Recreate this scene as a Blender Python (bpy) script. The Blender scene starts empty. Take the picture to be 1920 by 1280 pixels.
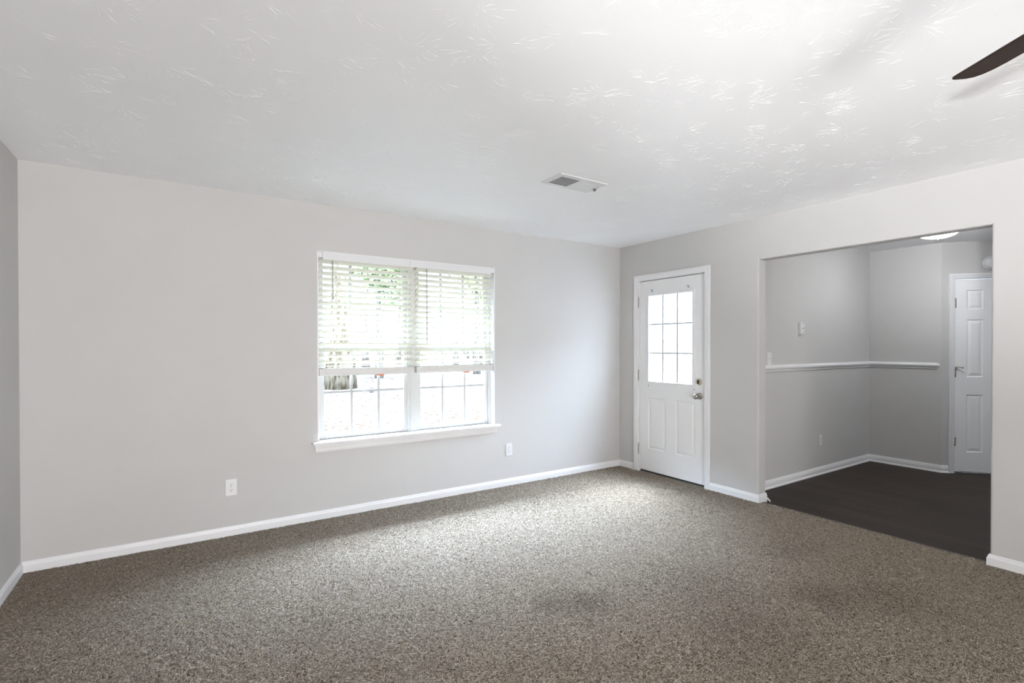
import bpy, bmesh, math, random
import numpy as np
from mathutils import Vector, Matrix

sc = bpy.context.scene
COL = sc.collection
PI = math.pi

# ------------------------------------------------------------------ camera
cam_d = bpy.data.cameras.new('camera')
cam = bpy.data.objects.new('camera', cam_d)
COL.objects.link(cam)
sc.camera = cam
FPX, CY0 = 947.96, 656.25                       # focal length and principal row in 1920x1280 pixels
YAW, PITCH, ROLL = 0.58155, -0.0073774, -0.0008966
CAM = Vector((-4.136, -4.0856, 1.3394))
fw = Vector((math.sin(YAW)*math.cos(PITCH), math.cos(YAW)*math.cos(PITCH), math.sin(PITCH)))
rt = Vector((math.cos(YAW), -math.sin(YAW), 0))
up = rt.cross(fw)
r2 = rt*math.cos(ROLL) + up*math.sin(ROLL)
u2 = -rt*math.sin(ROLL) + up*math.cos(ROLL)
M = Matrix((r2, u2, -fw)).transposed().to_4x4()
M.translation = CAM
cam.matrix_world = M
cam_d.sensor_width = 36.0
cam_d.lens = FPX/1920*36.0
cam_d.shift_y = (CY0-640)/1920
cam_d.clip_start = 0.05

# ------------------------------------------------------------------ sky, lights, exposure
SKY_HIGH, SKY_LOW = 185.0, 2.5
w = bpy.data.worlds.new('sky')
sc.world = w
w.use_nodes = True
nt = w.node_tree
nt.nodes.clear()
out = nt.nodes.new('ShaderNodeOutputWorld')
bg = nt.nodes.new('ShaderNodeBackground')
tc = nt.nodes.new('ShaderNodeTexCoord')
sx = nt.nodes.new('ShaderNodeSeparateXYZ')
mr = nt.nodes.new('ShaderNodeMapRange')
mr.interpolation_type = 'SMOOTHSTEP'
mr.inputs['From Min'].default_value = math.sin(math.radians(15))
mr.inputs['From Max'].default_value = math.sin(math.radians(25))
mr.inputs['To Min'].default_value = SKY_LOW
mr.inputs['To Max'].default_value = SKY_HIGH
bg.inputs['Color'].default_value = (0.65, 0.78, 1.0, 1)
nt.links.new(tc.outputs['Generated'], sx.inputs[0])
nt.links.new(sx.outputs['Z'], mr.inputs['Value'])
nt.links.new(mr.outputs[0], bg.inputs['Strength'])
nt.links.new(bg.outputs[0], out.inputs[0])


def area(name, loc, direction, sx_, sy_, power, color=(1, 1, 1), portal=False):
    d = bpy.data.lights.new(name, 'AREA')
    d.shape = 'RECTANGLE'
    d.size, d.size_y = sx_, sy_
    d.energy = power
    d.color = color
    o = bpy.data.objects.new(name, d)
    COL.objects.link(o)
    o.location = loc
    o.rotation_euler = Vector(direction).to_track_quat('-Z', 'Y').to_euler()
    if portal:
        d.cycles.is_portal = True
    return o


area('window_daylight_portal', (-2.445, 0.20, 1.34), (0, -1, 0), 1.62, 1.5, 1, portal=True)
area('door_daylight_portal', (0.20, -0.69, 1.42), (-1, 0, 0), 0.6, 0.95, 1, portal=True)
# added, unseen fill lamp outside the rear opening, behind the camera
area('rear_fill_light', (-3.45, -7.8, 0.25), (-0.22, 0.68, 0.70), 2.6, 1.8, 460, (1.0, 0.985, 0.975))
# kitchen-side ceiling light of the next room, hidden behind the partition
area('next_room_light', (2.0, -4.1, 2.38), (0.1, 0.35, -1), 0.6, 0.6, 13, (0.93, 0.96, 1.0))
# hazy sun high on the entry-door side
sl = bpy.data.lights.new('hazy_sun', 'SUN')
sl.energy = 17
sl.angle = math.radians(26)
sl.color = (0.80, 0.89, 1.0)
slo = bpy.data.objects.new('hazy_sun', sl)
COL.objects.link(slo)
slo.rotation_euler = Vector((-0.50, -0.10, -0.86)).to_track_quat('-Z', 'Y').to_euler()
# added, unseen fill spot aimed up through the left wall's opening, behind the viewer
# (throws the fan blade's shadow on the ceiling)
sd = bpy.data.lights.new('side_fill_spot', 'SPOT')
sd.energy = 1700
sd.color = (0.95, 0.97, 1.0)
sd.shadow_soft_size = 0.12
sd.spot_size = math.radians(30)
sd.spot_blend = 1.0
sdo = bpy.data.objects.new('side_fill_spot', sd)
COL.objects.link(sdo)
sdo.location = (-8.2, -5.33, 0.314)
sdo.rotation_euler = Vector((6.9, 1.95, 2.40)).to_track_quat('-Z', 'Y').to_euler()

sc.view_settings.view_transform = 'Standard'
sc.view_settings.look = 'None'
sc.view_settings.gamma = 1
sc.view_settings.use_curve_mapping = False
sc.view_settings.exposure = 0.19
sc.cycles.use_denoising = True
sc.cycles.max_bounces = 10
sc.cycles.diffuse_bounces = 7
sc.cycles.transparent_max_bounces = 16
sc.cycles.sample_clamp_indirect = 12


# ------------------------------------------------------------------ materials
def mat(name, color, rough=0.6, metal=0.0, bump=0.0, bscale=200.0, spec=0.5, var=0.0, vscale=3.0, emit=None, estr=0):
    m = bpy.data.materials.new(name)
    m.use_nodes = True
    n = m.node_tree
    b = n.nodes['Principled BSDF']
    b.inputs['Base Color'].default_value = (*color, 1)
    b.inputs['Roughness'].default_value = rough
    b.inputs['Metallic'].default_value = metal
    b.inputs['Specular IOR Level'].default_value = spec
    t = n.nodes.new('ShaderNodeTexCoord')
    if var > 0:
        ns = n.nodes.new('ShaderNodeTexNoise')
        ns.inputs['Scale'].default_value = vscale
        ns.inputs['Detail'].default_value = 4
        n.links.new(t.outputs['Object'], ns.inputs['Vector'])
        r = n.nodes.new('ShaderNodeMapRange')
        r.inputs['From Min'].default_value = 0.3
        r.inputs['From Max'].default_value = 0.7
        r.inputs['To Min'].default_value = 1-var
        r.inputs['To Max'].default_value = 1+var
        n.links.new(ns.outputs['Fac'], r.inputs['Value'])
        mx = n.nodes.new('ShaderNodeVectorMath')
        mx.operation = 'SCALE'
        mx.inputs[0].default_value = color
        n.links.new(r.outputs[0], mx.inputs['Scale'])
        n.links.new(mx.outputs[0], b.inputs['Base Color'])
    if bump > 0:
        nb = n.nodes.new('ShaderNodeTexNoise')
        nb.inputs['Scale'].default_value = bscale
        nb.inputs['Detail'].default_value = 2
        n.links.new(t.outputs['Object'], nb.inputs['Vector'])
        bp = n.nodes.new('ShaderNodeBump')
        bp.inputs['Strength'].default_value = bump
        bp.inputs['Distance'].default_value = 0.002
        n.links.new(nb.outputs['Fac'], bp.inputs['Height'])
        n.links.new(bp.outputs[0], b.inputs['Normal'])
    if emit:
        b.inputs['Emission Color'].default_value = (*emit, 1)
        b.inputs['Emission Strength'].default_value = estr
    return m


WALL = mat('greige_wall_paint', (0.545, 0.536, 0.526), 0.75, bump=0.12, bscale=160, spec=0.25, var=0.012)
CEIL = mat('ceiling_paint', (0.87, 0.875, 0.885), 0.5, bump=0.05, bscale=60, spec=0.4, var=0.008)
TRIM = mat('white_trim_paint', (0.77, 0.77, 0.78), 0.35, bump=0.02, bscale=90, var=0.01)
DOORM = mat('white_door_paint', (0.80, 0.80, 0.805), 0.4, bump=0.02, bscale=120, var=0.01)
VINYL = mat('white_window_vinyl', (0.64, 0.645, 0.625), 0.45, spec=0.3, var=0.01)
GRILLE = mat('grey_white_grille', (0.50, 0.51, 0.51), 0.5, spec=0.2, var=0.01)
PLATE = mat('white_plastic', (0.70, 0.70, 0.71), 0.35, var=0.01)
DARK = mat('dark_slot', (0.03, 0.03, 0.03), 0.6, var=0.1)
NICKEL = mat('satin_nickel', (0.40, 0.375, 0.35), 0.25, metal=1.0, var=0.03, vscale=30)
BRASS = mat('aged_nickel_brass', (0.60, 0.55, 0.44), 0.35, metal=1.0, var=0.05, vscale=30)
BRONZE = mat('oil_rubbed_bronze', (0.05, 0.035, 0.03), 0.4, metal=0.8, var=0.05)
HINGE = mat('brushed_steel_hinge', (0.45, 0.43, 0.41), 0.4, metal=1.0, var=0.05, vscale=30)
ORANGE = mat('orange_plastic', (0.75, 0.17, 0.04), 0.45, var=0.05)
CLEARP = mat('greyish_clear_plastic', (0.42, 0.47, 0.55), 0.2, var=0.1, vscale=80)
RUBBER = mat('grey_rubber', (0.30, 0.30, 0.31), 0.6, var=0.05)
WAND = mat('grey_wand', (0.42, 0.42, 0.40), 0.4, var=0.03)
CORD = mat('off_white_cord', (0.70, 0.69, 0.64), 0.8, var=0.05)
STRIP = mat('dark_transition_strip', (0.045, 0.038, 0.032), 0.5, var=0.15, vscale=20)


def slat_mat():
    m = mat('white_faux_wood', (0.84, 0.83, 0.74), 0.55, spec=0.2, var=0.01)
    n = m.node_tree
    b = n.nodes['Principled BSDF']
    tr = n.nodes.new('ShaderNodeBsdfTranslucent')
    tr.inputs['Color'].default_value = (0.86, 0.88, 0.76, 1)
    mx = n.nodes.new('ShaderNodeMixShader')
    mx.inputs[0].default_value = 0.13
    n.links.new(b.outputs[0], mx.inputs[1])
    n.links.new(tr.outputs[0], mx.inputs[2])
    n.links.new(mx.outputs[0], n.nodes['Material Output'].inputs[0])
    return m


SLAT = slat_mat()


def worn_rail_mat():
    m = mat('worn_white_rail', (0.66, 0.655, 0.64), 0.5)
    n = m.node_tree
    b = n.nodes['Principled BSDF']
    t = n.nodes.new('ShaderNodeTexCoord')
    ns = n.nodes.new('ShaderNodeTexNoise')
    ns.inputs['Scale'].default_value = 14
    ns.inputs['Detail'].default_value = 5
    r = n.nodes.new('ShaderNodeValToRGB')
    r.color_ramp.elements[0].position = 0.62
    r.color_ramp.elements[0].color = (0.66, 0.655, 0.64, 1)
    r.color_ramp.elements[1].position = 0.78
    r.color_ramp.elements[1].color = (0.55, 0.48, 0.42, 1)
    n.links.new(t.outputs['Object'], ns.inputs['Vector'])
    n.links.new(ns.outputs['Fac'], r.inputs[0])
    n.links.new(r.outputs[0], b.inputs['Base Color'])
    return m


RAIL = worn_rail_mat()


def glass_mat():
    m = bpy.data.materials.new('window_glass')
    m.use_nodes = True
    n = m.node_tree
    n.nodes.clear()
    o = n.nodes.new('ShaderNodeOutputMaterial')
    t = n.nodes.new('ShaderNodeBsdfTransparent')
    t.inputs[0].default_value = (0.97, 0.985, 0.975, 1)
    g = n.nodes.new('ShaderNodeBsdfGlossy')
    g.inputs['Roughness'].default_value = 0.02
    f = n.nodes.new('ShaderNodeFresnel')
    ge = n.nodes.new('ShaderNodeNewGeometry')
    io = n.nodes.new('ShaderNodeMapRange')          # leaving the pane the index is inverted, so thin glass stays clear
    io.inputs['To Min'].default_value = 1.45
    io.inputs['To Max'].default_value = 1/1.45
    n.links.new(ge.outputs['Backfacing'], io.inputs['Value'])
    n.links.new(io.outputs[0], f.inputs[0])
    mx = n.nodes.new('ShaderNodeMixShader')
    n.links.new(f.outputs[0], mx.inputs[0])
    n.links.new(t.outputs[0], mx.inputs[1])
    n.links.new(g.outputs[0], mx.inputs[2])
    n.links.new(mx.outputs[0], o.inputs[0])
    return m


GLASS = glass_mat()


def wood_floor_mat():
    m = mat('dark_vinyl_plank', (0.05, 0.04, 0.033), 0.6, spec=0.15)
    n = m.node_tree
    b = n.nodes['Principled BSDF']
    t = n.nodes.new('ShaderNodeTexCoord')
    mp = n.nodes.new('ShaderNodeMapping')
    mp.inputs['Rotation'].default_value = (0, 0, PI/2)
    br = n.nodes.new('ShaderNodeTexBrick')
    br.offset = 0.37
    br.inputs['Color1'].default_value = (0.040, 0.030, 0.024, 1)
    br.inputs['Color2'].default_value = (0.052, 0.039, 0.031, 1)
    br.inputs['Mortar'].default_value = (0.025, 0.020, 0.017, 1)
    br.inputs['Scale'].default_value = 1
    br.inputs['Mortar Size'].default_value = 0.0012
    br.inputs['Brick Width'].default_value = 1.2
    br.inputs['Row Height'].default_value = 0.15
    n.links.new(t.outputs['Object'], mp.inputs[0])
    n.links.new(mp.outputs[0], br.inputs['Vector'])
    mp2 = n.nodes.new('ShaderNodeMapping')
    mp2.inputs['Scale'].default_value = (30, 1.3, 1)
    ns = n.nodes.new('ShaderNodeTexNoise')
    ns.inputs['Scale'].default_value = 1.6
    ns.inputs['Detail'].default_value = 6
    n.links.new(t.outputs['Object'], mp2.inputs[0])
    n.links.new(mp2.outputs[0], ns.inputs['Vector'])
    r = n.nodes.new('ShaderNodeMapRange')
    r.inputs['From Min'].default_value = 0.25
    r.inputs['From Max'].default_value = 0.75
    r.inputs['To Min'].default_value = 0.72
    r.inputs['To Max'].default_value = 1.3
    n.links.new(ns.outputs['Fac'], r.inputs[0])
    v = n.nodes.new('ShaderNodeVectorMath')
    v.operation = 'SCALE'
    n.links.new(br.outputs['Color'], v.inputs[0])
    n.links.new(r.outputs[0], v.inputs['Scale'])
    n.links.new(v.outputs[0], b.inputs['Base Color'])
    return m


WOODF = wood_floor_mat()


def blade_mat():
    m = mat('walnut_fan_blade', (0.07, 0.04, 0.03), 0.55, spec=0.2)
    n = m.node_tree
    b = n.nodes['Principled BSDF']
    t = n.nodes.new('ShaderNodeTexCoord')
    mp = n.nodes.new('ShaderNodeMapping')
    mp.inputs['Scale'].default_value = (3, 60, 10)
    ns = n.nodes.new('ShaderNodeTexNoise')
    ns.inputs['Scale'].default_value = 2
    ns.inputs['Detail'].default_value = 5
    r = n.nodes.new('ShaderNodeValToRGB')
    r.color_ramp.elements[0].color = (0.018, 0.013, 0.010, 1)
    r.color_ramp.elements[1].color = (0.040, 0.025, 0.019, 1)
    n.links.new(t.outputs['Object'], mp.inputs[0])
    n.links.new(mp.outputs[0], ns.inputs['Vector'])
    n.links.new(ns.outputs['Fac'], r.inputs[0])
    n.links.new(r.outputs[0], b.inputs['Base Color'])
    return m


BLADE = blade_mat()


def carpet_mat(name, use_attr):
    m = mat(name, (0.25, 0.21, 0.17), 0.9, spec=0.1)
    n = m.node_tree
    b = n.nodes['Principled BSDF']
    b.inputs['Sheen Weight'].default_value = 0.3
    b.inputs['Sheen Roughness'].default_value = 0.5
    r = n.nodes.new('ShaderNodeValToRGB')
    e = r.color_ramp.elements
    e[0].position = 0.0
    e[0].color = (0.085, 0.062, 0.042, 1)
    e[1].position = 1.0
    e[1].color = (0.55, 0.475, 0.385, 1)
    x = e.new(0.45)
    x.color = (0.225, 0.178, 0.125, 1)
    if use_attr:
        a = n.nodes.new('ShaderNodeAttribute')
        a.attribute_name = 'yarn'
        n.links.new(a.outputs['Fac'], r.inputs[0])
    else:
        t = n.nodes.new('ShaderNodeTexCoord')
        ns = n.nodes.new('ShaderNodeTexNoise')
        ns.inputs['Scale'].default_value = 120
        n.links.new(t.outputs['Object'], ns.inputs['Vector'])
        q = n.nodes.new('ShaderNodeMapRange')
        q.inputs['To Max'].default_value = 0.45
        n.links.new(ns.outputs['Fac'], q.inputs[0])
        n.links.new(q.outputs[0], r.inputs[0])
    n.links.new(r.outputs[0], b.inputs['Base Color'])
    return m


CARPET = carpet_mat('frieze_yarn', True)
BACKING = carpet_mat('carpet_backing', False)


# ------------------------------------------------------------------ mesh helpers
class MB:
    def __init__(s):
        s.v, s.f, s.sm = [], [], []

    def add(s, vs, fs, smooth=False, T=None):
        o = len(s.v)
        for p in vs:
            p = Vector(p)
            s.v.append(tuple(T @ p if T else p))
        for f in fs:
            s.f.append(tuple(i+o for i in f))
            s.sm.append(smooth)

    def box(s, x0, x1, y0, y1, z0, z1, T=None):
        if x0 > x1: x0, x1 = x1, x0
        if y0 > y1: y0, y1 = y1, y0
        if z0 > z1: z0, z1 = z1, z0
        vs = [(x, y, z) for z in (z0, z1) for y in (y0, y1) for x in (x0, x1)]
        s.add(vs, [(0, 2, 3, 1), (4, 5, 7, 6), (0, 1, 5, 4), (2, 6, 7, 3), (0, 4, 6, 2), (1, 3, 7, 5)], T=T)
        return s

    def prism(s, poly, z0, z1, T=None):      # polygon in xy extruded in z
        n = len(poly)
        vs = [(x, y, z0) for x, y in poly] + [(x, y, z1) for x, y in poly]
        fs = [tuple(reversed(range(n))), tuple(range(n, 2*n))]
        fs += [(i, (i+1) % n, n+(i+1) % n, n+i) for i in range(n)]
        s.add(vs, fs, T=T)
        return s

    def lathe(s, prof, seg=32, T=None):      # (radius, height) about z
        vs, fs = [], []
        for r, h in prof:
            for k in range(seg):
                a = 2*PI*k/seg
                vs.append((r*math.cos(a), r*math.sin(a), h))
        for i in range(len(prof)-1):
            for k in range(seg):
                k2 = (k+1) % seg
                fs.append((i*seg+k, i*seg+k2, (i+1)*seg+k2, (i+1)*seg+k))
        fs.append(tuple(reversed(range(seg))))
        fs.append(tuple(range((len(prof)-1)*seg, len(prof)*seg)))
        s.add(vs, fs, True, T)
        return s

    def tube(s, pts, r, seg=8, T=None):
        pts = [Vector(p) for p in pts]
        rr = r if isinstance(r, (list, tuple)) else [r]*len(pts)
        vs, fs = [], []
        ref = None
        for i, p in enumerate(pts):
            d = (pts[min(i+1, len(pts)-1)] - pts[max(i-1, 0)]).normalized()
            a = Vector((0, 0, 1)) if abs(d.z) < 0.9 else Vector((1, 0, 0))
            if ref is None:
                ref = (a - d*a.dot(d)).normalized()
            ref = (ref - d*ref.dot(d)).normalized()
            e = d.cross(ref)
            for k in range(seg):
                t = 2*PI*k/seg
                vs.append(p + (ref*math.cos(t)+e*math.sin(t))*rr[i])
        for i in range(len(pts)-1):
            for k in range(seg):
                k2 = (k+1) % seg
                fs.append((i*seg+k, i*seg+k2, (i+1)*seg+k2, (i+1)*seg+k))
        fs.append(tuple(reversed(range(seg))))
        fs.append(tuple(range((len(pts)-1)*seg, len(pts)*seg)))
        s.add(vs, fs, True, T)
        return s

    def sweep(s, path, prof, side=1, cap=True):
        """profile (t outwards from wall, z) swept with mitres along a plan polyline; side=+1 puts t to the left."""
        P = [Vector((p[0], p[1])) for p in path]
        n = len(P)
        rows = []
        for i in range(n):
            d0 = (P[i]-P[i-1]).normalized() if i > 0 else (P[1]-P[0]).normalized()
            d1 = (P[i+1]-P[i]).normalized() if i < n-1 else d0
            n0 = Vector((-d0.y, d0.x))*side
            n1 = Vector((-d1.y, d1.x))*side
            m = (n0+n1)
            m = m/m.dot(n0) if abs(m.dot(n0)) > 1e-6 else n0
            rows.append([(P[i].x+m.x*t, P[i].y+m.y*t, z) for t, z in prof])
        k = len(prof)
        vs = [v for r in rows for v in r]
        fs = []
        for i in range(n-1):
            for j in range(k-1):
                a, b = i*k+j, (i+1)*k+j
                fs.append((a, a+1, b+1, b) if side > 0 else (a, b, b+1, a+1))
        if cap:
            fs.append(tuple(range(k)))
            fs.append(tuple(reversed(range((n-1)*k, n*k))))
        s.add(vs, fs)
        return s

    def build(s, name, material, parent=None, bevel=0, seg=2, angle=None, loc=None):
        me = bpy.data.meshes.new(name)
        if loc is not None:
            L = Vector(loc)
            s.v = [tuple(Vector(p)-L) for p in s.v]
        me.from_pydata(s.v, [], s.f)
        bm = bmesh.new()
        bm.from_mesh(me)
        bmesh.ops.recalc_face_normals(bm, faces=bm.faces)
        bm.to_mesh(me)
        bm.free()
        me.polygons.foreach_set('use_smooth', s.sm)
        me.materials.append(material)
        me.update()
        o = bpy.data.objects.new(name, me)
        COL.objects.link(o)
        if loc is not None:
            o.location = loc
        if parent is not None:
            o.parent = parent
            o.matrix_parent_inverse = Matrix.Translation(-parent.location)
        if bevel:
            b = o.modifiers.new('edge', 'BEVEL')
            b.width = bevel
            b.segments = seg
            b.limit_method = 'ANGLE'
            b.angle_limit = math.radians(40)
        return o


def tag(o, label, cat, group=None, kind=None):
    o['label'] = label
    o['category'] = cat
    if group: o['group'] = group
    if kind: o['kind'] = kind
    return o


def empty(name, loc, label, cat, group=None, kind=None):
    o = bpy.data.objects.new(name, None)
    o.empty_display_size = 0.05
    COL.objects.link(o)
    o.location = loc
    return tag(o, label, cat, group, kind)


def struct(o, label, cat):
    return tag(o, label, cat, kind='structure')


# plane frames: local (u right, v up, w out of the wall) -> world
def frame(origin, u, n):
    u = Vector(u).normalized(); n = Vector(n).normalized(); v = Vector((0, 0, 1))
    T = Matrix((u, v, n)).transposed().to_4x4()
    T.translation = Vector(origin)
    return T


# ------------------------------------------------------------------ room shell
H = 2.44
LX, RY = -4.927, -6.6            # left wall, rear wall
TW = 0.116                       # partition thickness
DN, DE = -1.42, 2.65             # dining north wall (y), dining far wall (x)
DG0 = Vector((2.65, -2.095, 0))  # diagonal wall start
DG1 = Vector((3.37, -2.815, 0))
DS = -5.0
WX0, WX1, WZ0, WZ1 = -3.247, -1.643, 0.585, 2.080    # window opening
D1A, D1B = -1.117, -0.277                            # entry door rough opening (y)
OPA, OPB, OPZ = -3.114, -1.632, 2.079                # cased-less opening (y, y, top)

# floors
m = MB().box(LX-0.12, 0.055, RY-0.1, 0.0, -0.10, -0.012)
struct(m.build('floor', BACKING), 'carpeted floor of the empty living room', 'floor')
m = MB().prism([(0.055, OPA), (0.055, OPB), (TW, OPB), (TW, DN), (DE+0.12, DN), (DE+0.12, DG0.y+0.15), (DG1.x+0.4, DG1.y+0.15), (DG1.x+0.4, DS), (TW, DS), (TW, OPA)], -0.10, -0.010)
struct(m.build('floor_dining', WOODF), 'dark brown vinyl plank floor beyond the wide opening', 'floor')

# window wall
m = MB()
Y0, Y1 = 0.0, 0.15
m.box(LX-0.12, WX0, Y0, Y1, -0.1, H)
m.box(WX1, 0.116, Y0, Y1, -0.1, H)
m.box(WX0, WX1, Y0, Y1, -0.1, WZ0)
m.box(WX0, WX1, Y0, Y1, WZ1, H)
struct(m.build('wall_back', WALL), 'long light greige wall holding the double window', 'wall')
m = MB()
m.box(LX-0.12, LX, -1.3, 0.0, -0.1, H)
m.box(LX-0.12, LX, RY-0.12, -4.95, -0.1, H)
m.box(LX-0.12, LX, -4.95, -1.3, -0.1, 0.35)  # leaves an unseen opening, added to let the fill spot in
m.box(LX-0.12, LX, -4.95, -1.3, 2.1, H)
struct(m.build('wall_left', WALL), 'light greige wall at the left end of the room', 'wall')
m = MB()
m.box(LX-0.12, -4.8, RY-0.12, RY, -0.1, H)
m.box(-2.2, 0.116, RY-0.12, RY, -0.1, H)
m.box(-4.8, -2.2, RY-0.12, RY, 2.1, H)  # opening below is added, out of view, for the rear fill lamp
struct(m.build('wall_rear', WALL), 'greige wall with a wide opening added for the fill lamp behind the viewer', 'wall')
m = MB()  # unseen closed box, added to keep sky light out of the rear opening
m.box(-4.8, 0.1, -9.2, -9.1, -0.15, 2.5)
m.box(-4.9, -4.8, -9.2, RY-0.12, -0.15, 2.5)
m.box(0.1, 0.2, -9.2, RY-0.12, -0.15, 2.5)
m.box(-4.9, 0.2, -9.2, RY-0.12, 2.5, 2.6)
m.box(-4.9, 0.2, -9.2, RY-0.12, -0.15, -0.1)
struct(m.build('wall_rear_light_box', WALL), 'added box round the rear fill lamp, unseen behind the viewer', 'light enclosure')
m = MB()  # unseen closed box, added so only the spot shines through the left opening
m.box(-9.4, LX-0.12, -6.3, -6.2, -0.1, H)
m.box(-9.4, LX-0.12, -0.9, -0.8, -0.1, H)
m.box(-9.5, -9.4, -6.3, -0.8, -0.1, H)
m.box(-9.5, LX-0.12, -6.3, -0.8, H, H+0.1)
m.box(-9.5, LX-0.12, -6.3, -0.8, -0.2, -0.1)
struct(m.build('wall_side_light_box', WALL), 'added box round the side fill spot, unseen left of the viewer', 'light enclosure')

m = MB()  # unseen overhang, added to block steep sky light at the window
m.box(LX-0.6, 0.9, 0.15, 0.95, 2.30, 2.34)
m.box(LX-0.6, 0.9, 0.93, 0.96, 2.26, 2.46)
m.box(LX-0.6, 0.9, 0.15, 0.96, 2.46, 2.50)
struct(m.build('sky_blocking_eave', TRIM), 'added eave over the double window, cutting off high sky light', 'roof eave')

# right wall: one outline with door and opening notches, rounded drywall corners round the opening
def right_wall():
    pts = [(0.0, -0.1), (0.0, H), (RY, H), (RY, -0.1), (OPA, -0.1), (OPA, OPZ), (OPB, OPZ), (OPB, -0.1),
           (D1A, -0.1), (D1A, 2.052), (D1B, 2.052), (D1B, -0.1)]
    bm = bmesh.new()
    vs = [bm.verts.new((0.0, y, z)) for y, z in pts]
    f = bm.faces.new(vs)
    ex = bmesh.ops.extrude_face_region(bm, geom=[f])
    for e in ex['geom']:
        if isinstance(e, bmesh.types.BMVert):
            e.co.x = TW
    bm.edges.ensure_lookup_table()
    sel = []
    for e in bm.edges:
        a, b = e.verts[0].co, e.verts[1].co
        if abs(a.x-b.x) < 1e-6:
            def on(p, q):
                return (abs(p.y-OPA) < 1e-4 or abs(p.y-OPB) < 1e-4)
            vert = abs(a.y-b.y) < 1e-5 and (abs(a.y-OPA) < 1e-4 or abs(a.y-OPB) < 1e-4)
            hor = abs(a.z-OPZ) < 1e-4 and abs(b.z-OPZ) < 1e-4
            if vert or hor:
                sel.append(e)
    bmesh.ops.recalc_face_normals(bm, faces=bm.faces)
    bmesh.ops.bevel(bm, geom=sel, offset=0.012, segments=4, affect='EDGES', profile=0.5)
    me = bpy.data.meshes.new('wall_right')
    bm.to_mesh(me)
    bm.free()
    me.materials.append(WALL)
    o = bpy.data.objects.new('wall_right', me)
    COL.objects.link(o)
    return o


struct(right_wall(), 'warm greige wall with white door and wide opening to the next room', 'wall')

# dining walls
m = MB().box(TW, DE+0.12, DN, DN+0.12, -0.1, H)
struct(m.build('wall_dining_left', WALL), 'grey wall beyond the opening with switch plates above the chair rail', 'wall')
m = MB().prism([(DE, DN), (DE, DG0.y), (DE+0.085, DG0.y+0.035), (DE+0.12, DN)], -0.1, H)
struct(m.build('wall_dining_back', WALL), 'narrow grey far wall beyond the opening, where the chair rail stops', 'wall')
dd = (DG1-DG0).normalized()
dn = Vector((-dd.y, dd.x, 0))*-1      # into the room
DT = frame(DG0, dd, dn)               # local u along the wall, v up, w into the room
dlen = (DG1-DG0).length
m = MB()
da, db, dh = 0.115, 0.755, 2.058
for (a, b, c, d) in ((0, da, -0.1, H), (db, dlen, -0.1, H), (da, db, dh, H)):
    m.box(a, b, c, d, -0.11, 0, T=DT)
struct(m.build('wall_dining_diagonal', WALL), 'angled grey wall around the white panelled closet door', 'wall')
m = MB().box(DG1.x, DG1.x+0.12, DS, DG1.y, -0.1, H)
struct(m.build('wall_dining_right', WALL), 'grey side wall of the next room past the angled door', 'wall')
m = MB().box(TW, DG1.x+0.12, DS-0.12, DS, -0.1, H)
struct(m.build('wall_dining_rear', WALL), 'grey rear wall of the next room', 'wall')
m = MB().box(da-0.2, db+0.2, -0.1, H, -0.50, -0.42, T=DT)
m.box(da-0.2, da-0.12, -0.1, H, -0.42, -0.11, T=DT)
m.box(db+0.12, db+0.2, -0.1, H, -0.42, -0.11, T=DT)
struct(m.build('wall_closet', WALL), 'closet wall behind the angled panelled door', 'wall')


# ceiling with stomped texture
def ceiling():
    rng = np.random.default_rng(7)
    mb = MB().box(LX-0.12, TW, RY-0.12, 0.15, H, H+0.12)
    V, F = list(mb.v), list(mb.f)
    cs = []
    gx = np.arange(LX+0.1, 0, 0.235)
    gy = np.arange(-5.0, 0, 0.235)
    for x in gx:
        for y in gy:
            cs.append((x+rng.normal(0, 0.07), y+rng.normal(0, 0.07)))
    for cx, cy in cs:
        base = rng.uniform(0, 2*PI)
        n = rng.integers(18, 42)
        spread = rng.uniform(1.0, 2*PI)
        for i in range(n):
            a = base+rng.uniform(-0.5, 0.5)*spread
            r0 = rng.uniform(0.015, 0.10)
            ln = rng.uniform(0.012, 0.075)
            wd = rng.uniform(0.0005, 0.0011)
            hh = rng.uniform(0.0003, 0.0009)
            bend = rng.normal(0, 0.07)
            pts = []
            for t in (0, 0.5, 1.0):
                aa = a+bend*t
                rr = r0+ln*t
                pts.append((cx+rr*math.cos(aa), cy+rr*math.sin(aa)))
            if not all(LX+0.02 < p[0] < -0.02 and -5.2 < p[1] < -0.02 for p in pts):
                continue
            o = len(V)
            px, py = -math.sin(a)*wd, math.cos(a)*wd
            V.append((pts[0][0], pts[0][1], H+0.0002))
            V.append((pts[1][0]+px, pts[1][1]+py, H+0.0002))
            V.append((pts[1][0], pts[1][1], H-hh))
            V.append((pts[1][0]-px, pts[1][1]-py, H+0.0002))
            V.append((pts[2][0], pts[2][1], H+0.0002))
            F += [(o, o+1, o+2), (o, o+2, o+3), (o+1, o+4, o+2), (o+2, o+4, o+3)]
    mb.v, mb.f, mb.sm = V, F, [False]*len(F)
    return mb.build('ceiling', CEIL)


struct(ceiling(), 'white stomp-textured ceiling of the living room', 'ceiling')
m = MB().prism([(TW, DN+0.12), (DE+0.12, DN+0.12), (DE+0.12, -2.0), (DG1.x+0.3, DG1.y+0.2), (DG1.x+0.3, DS-0.12), (TW, DS-0.12)], H, H+0.12)
struct(m.build('ceiling_dining', CEIL), 'white ceiling of the next room seen through the opening', 'ceiling')

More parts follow.
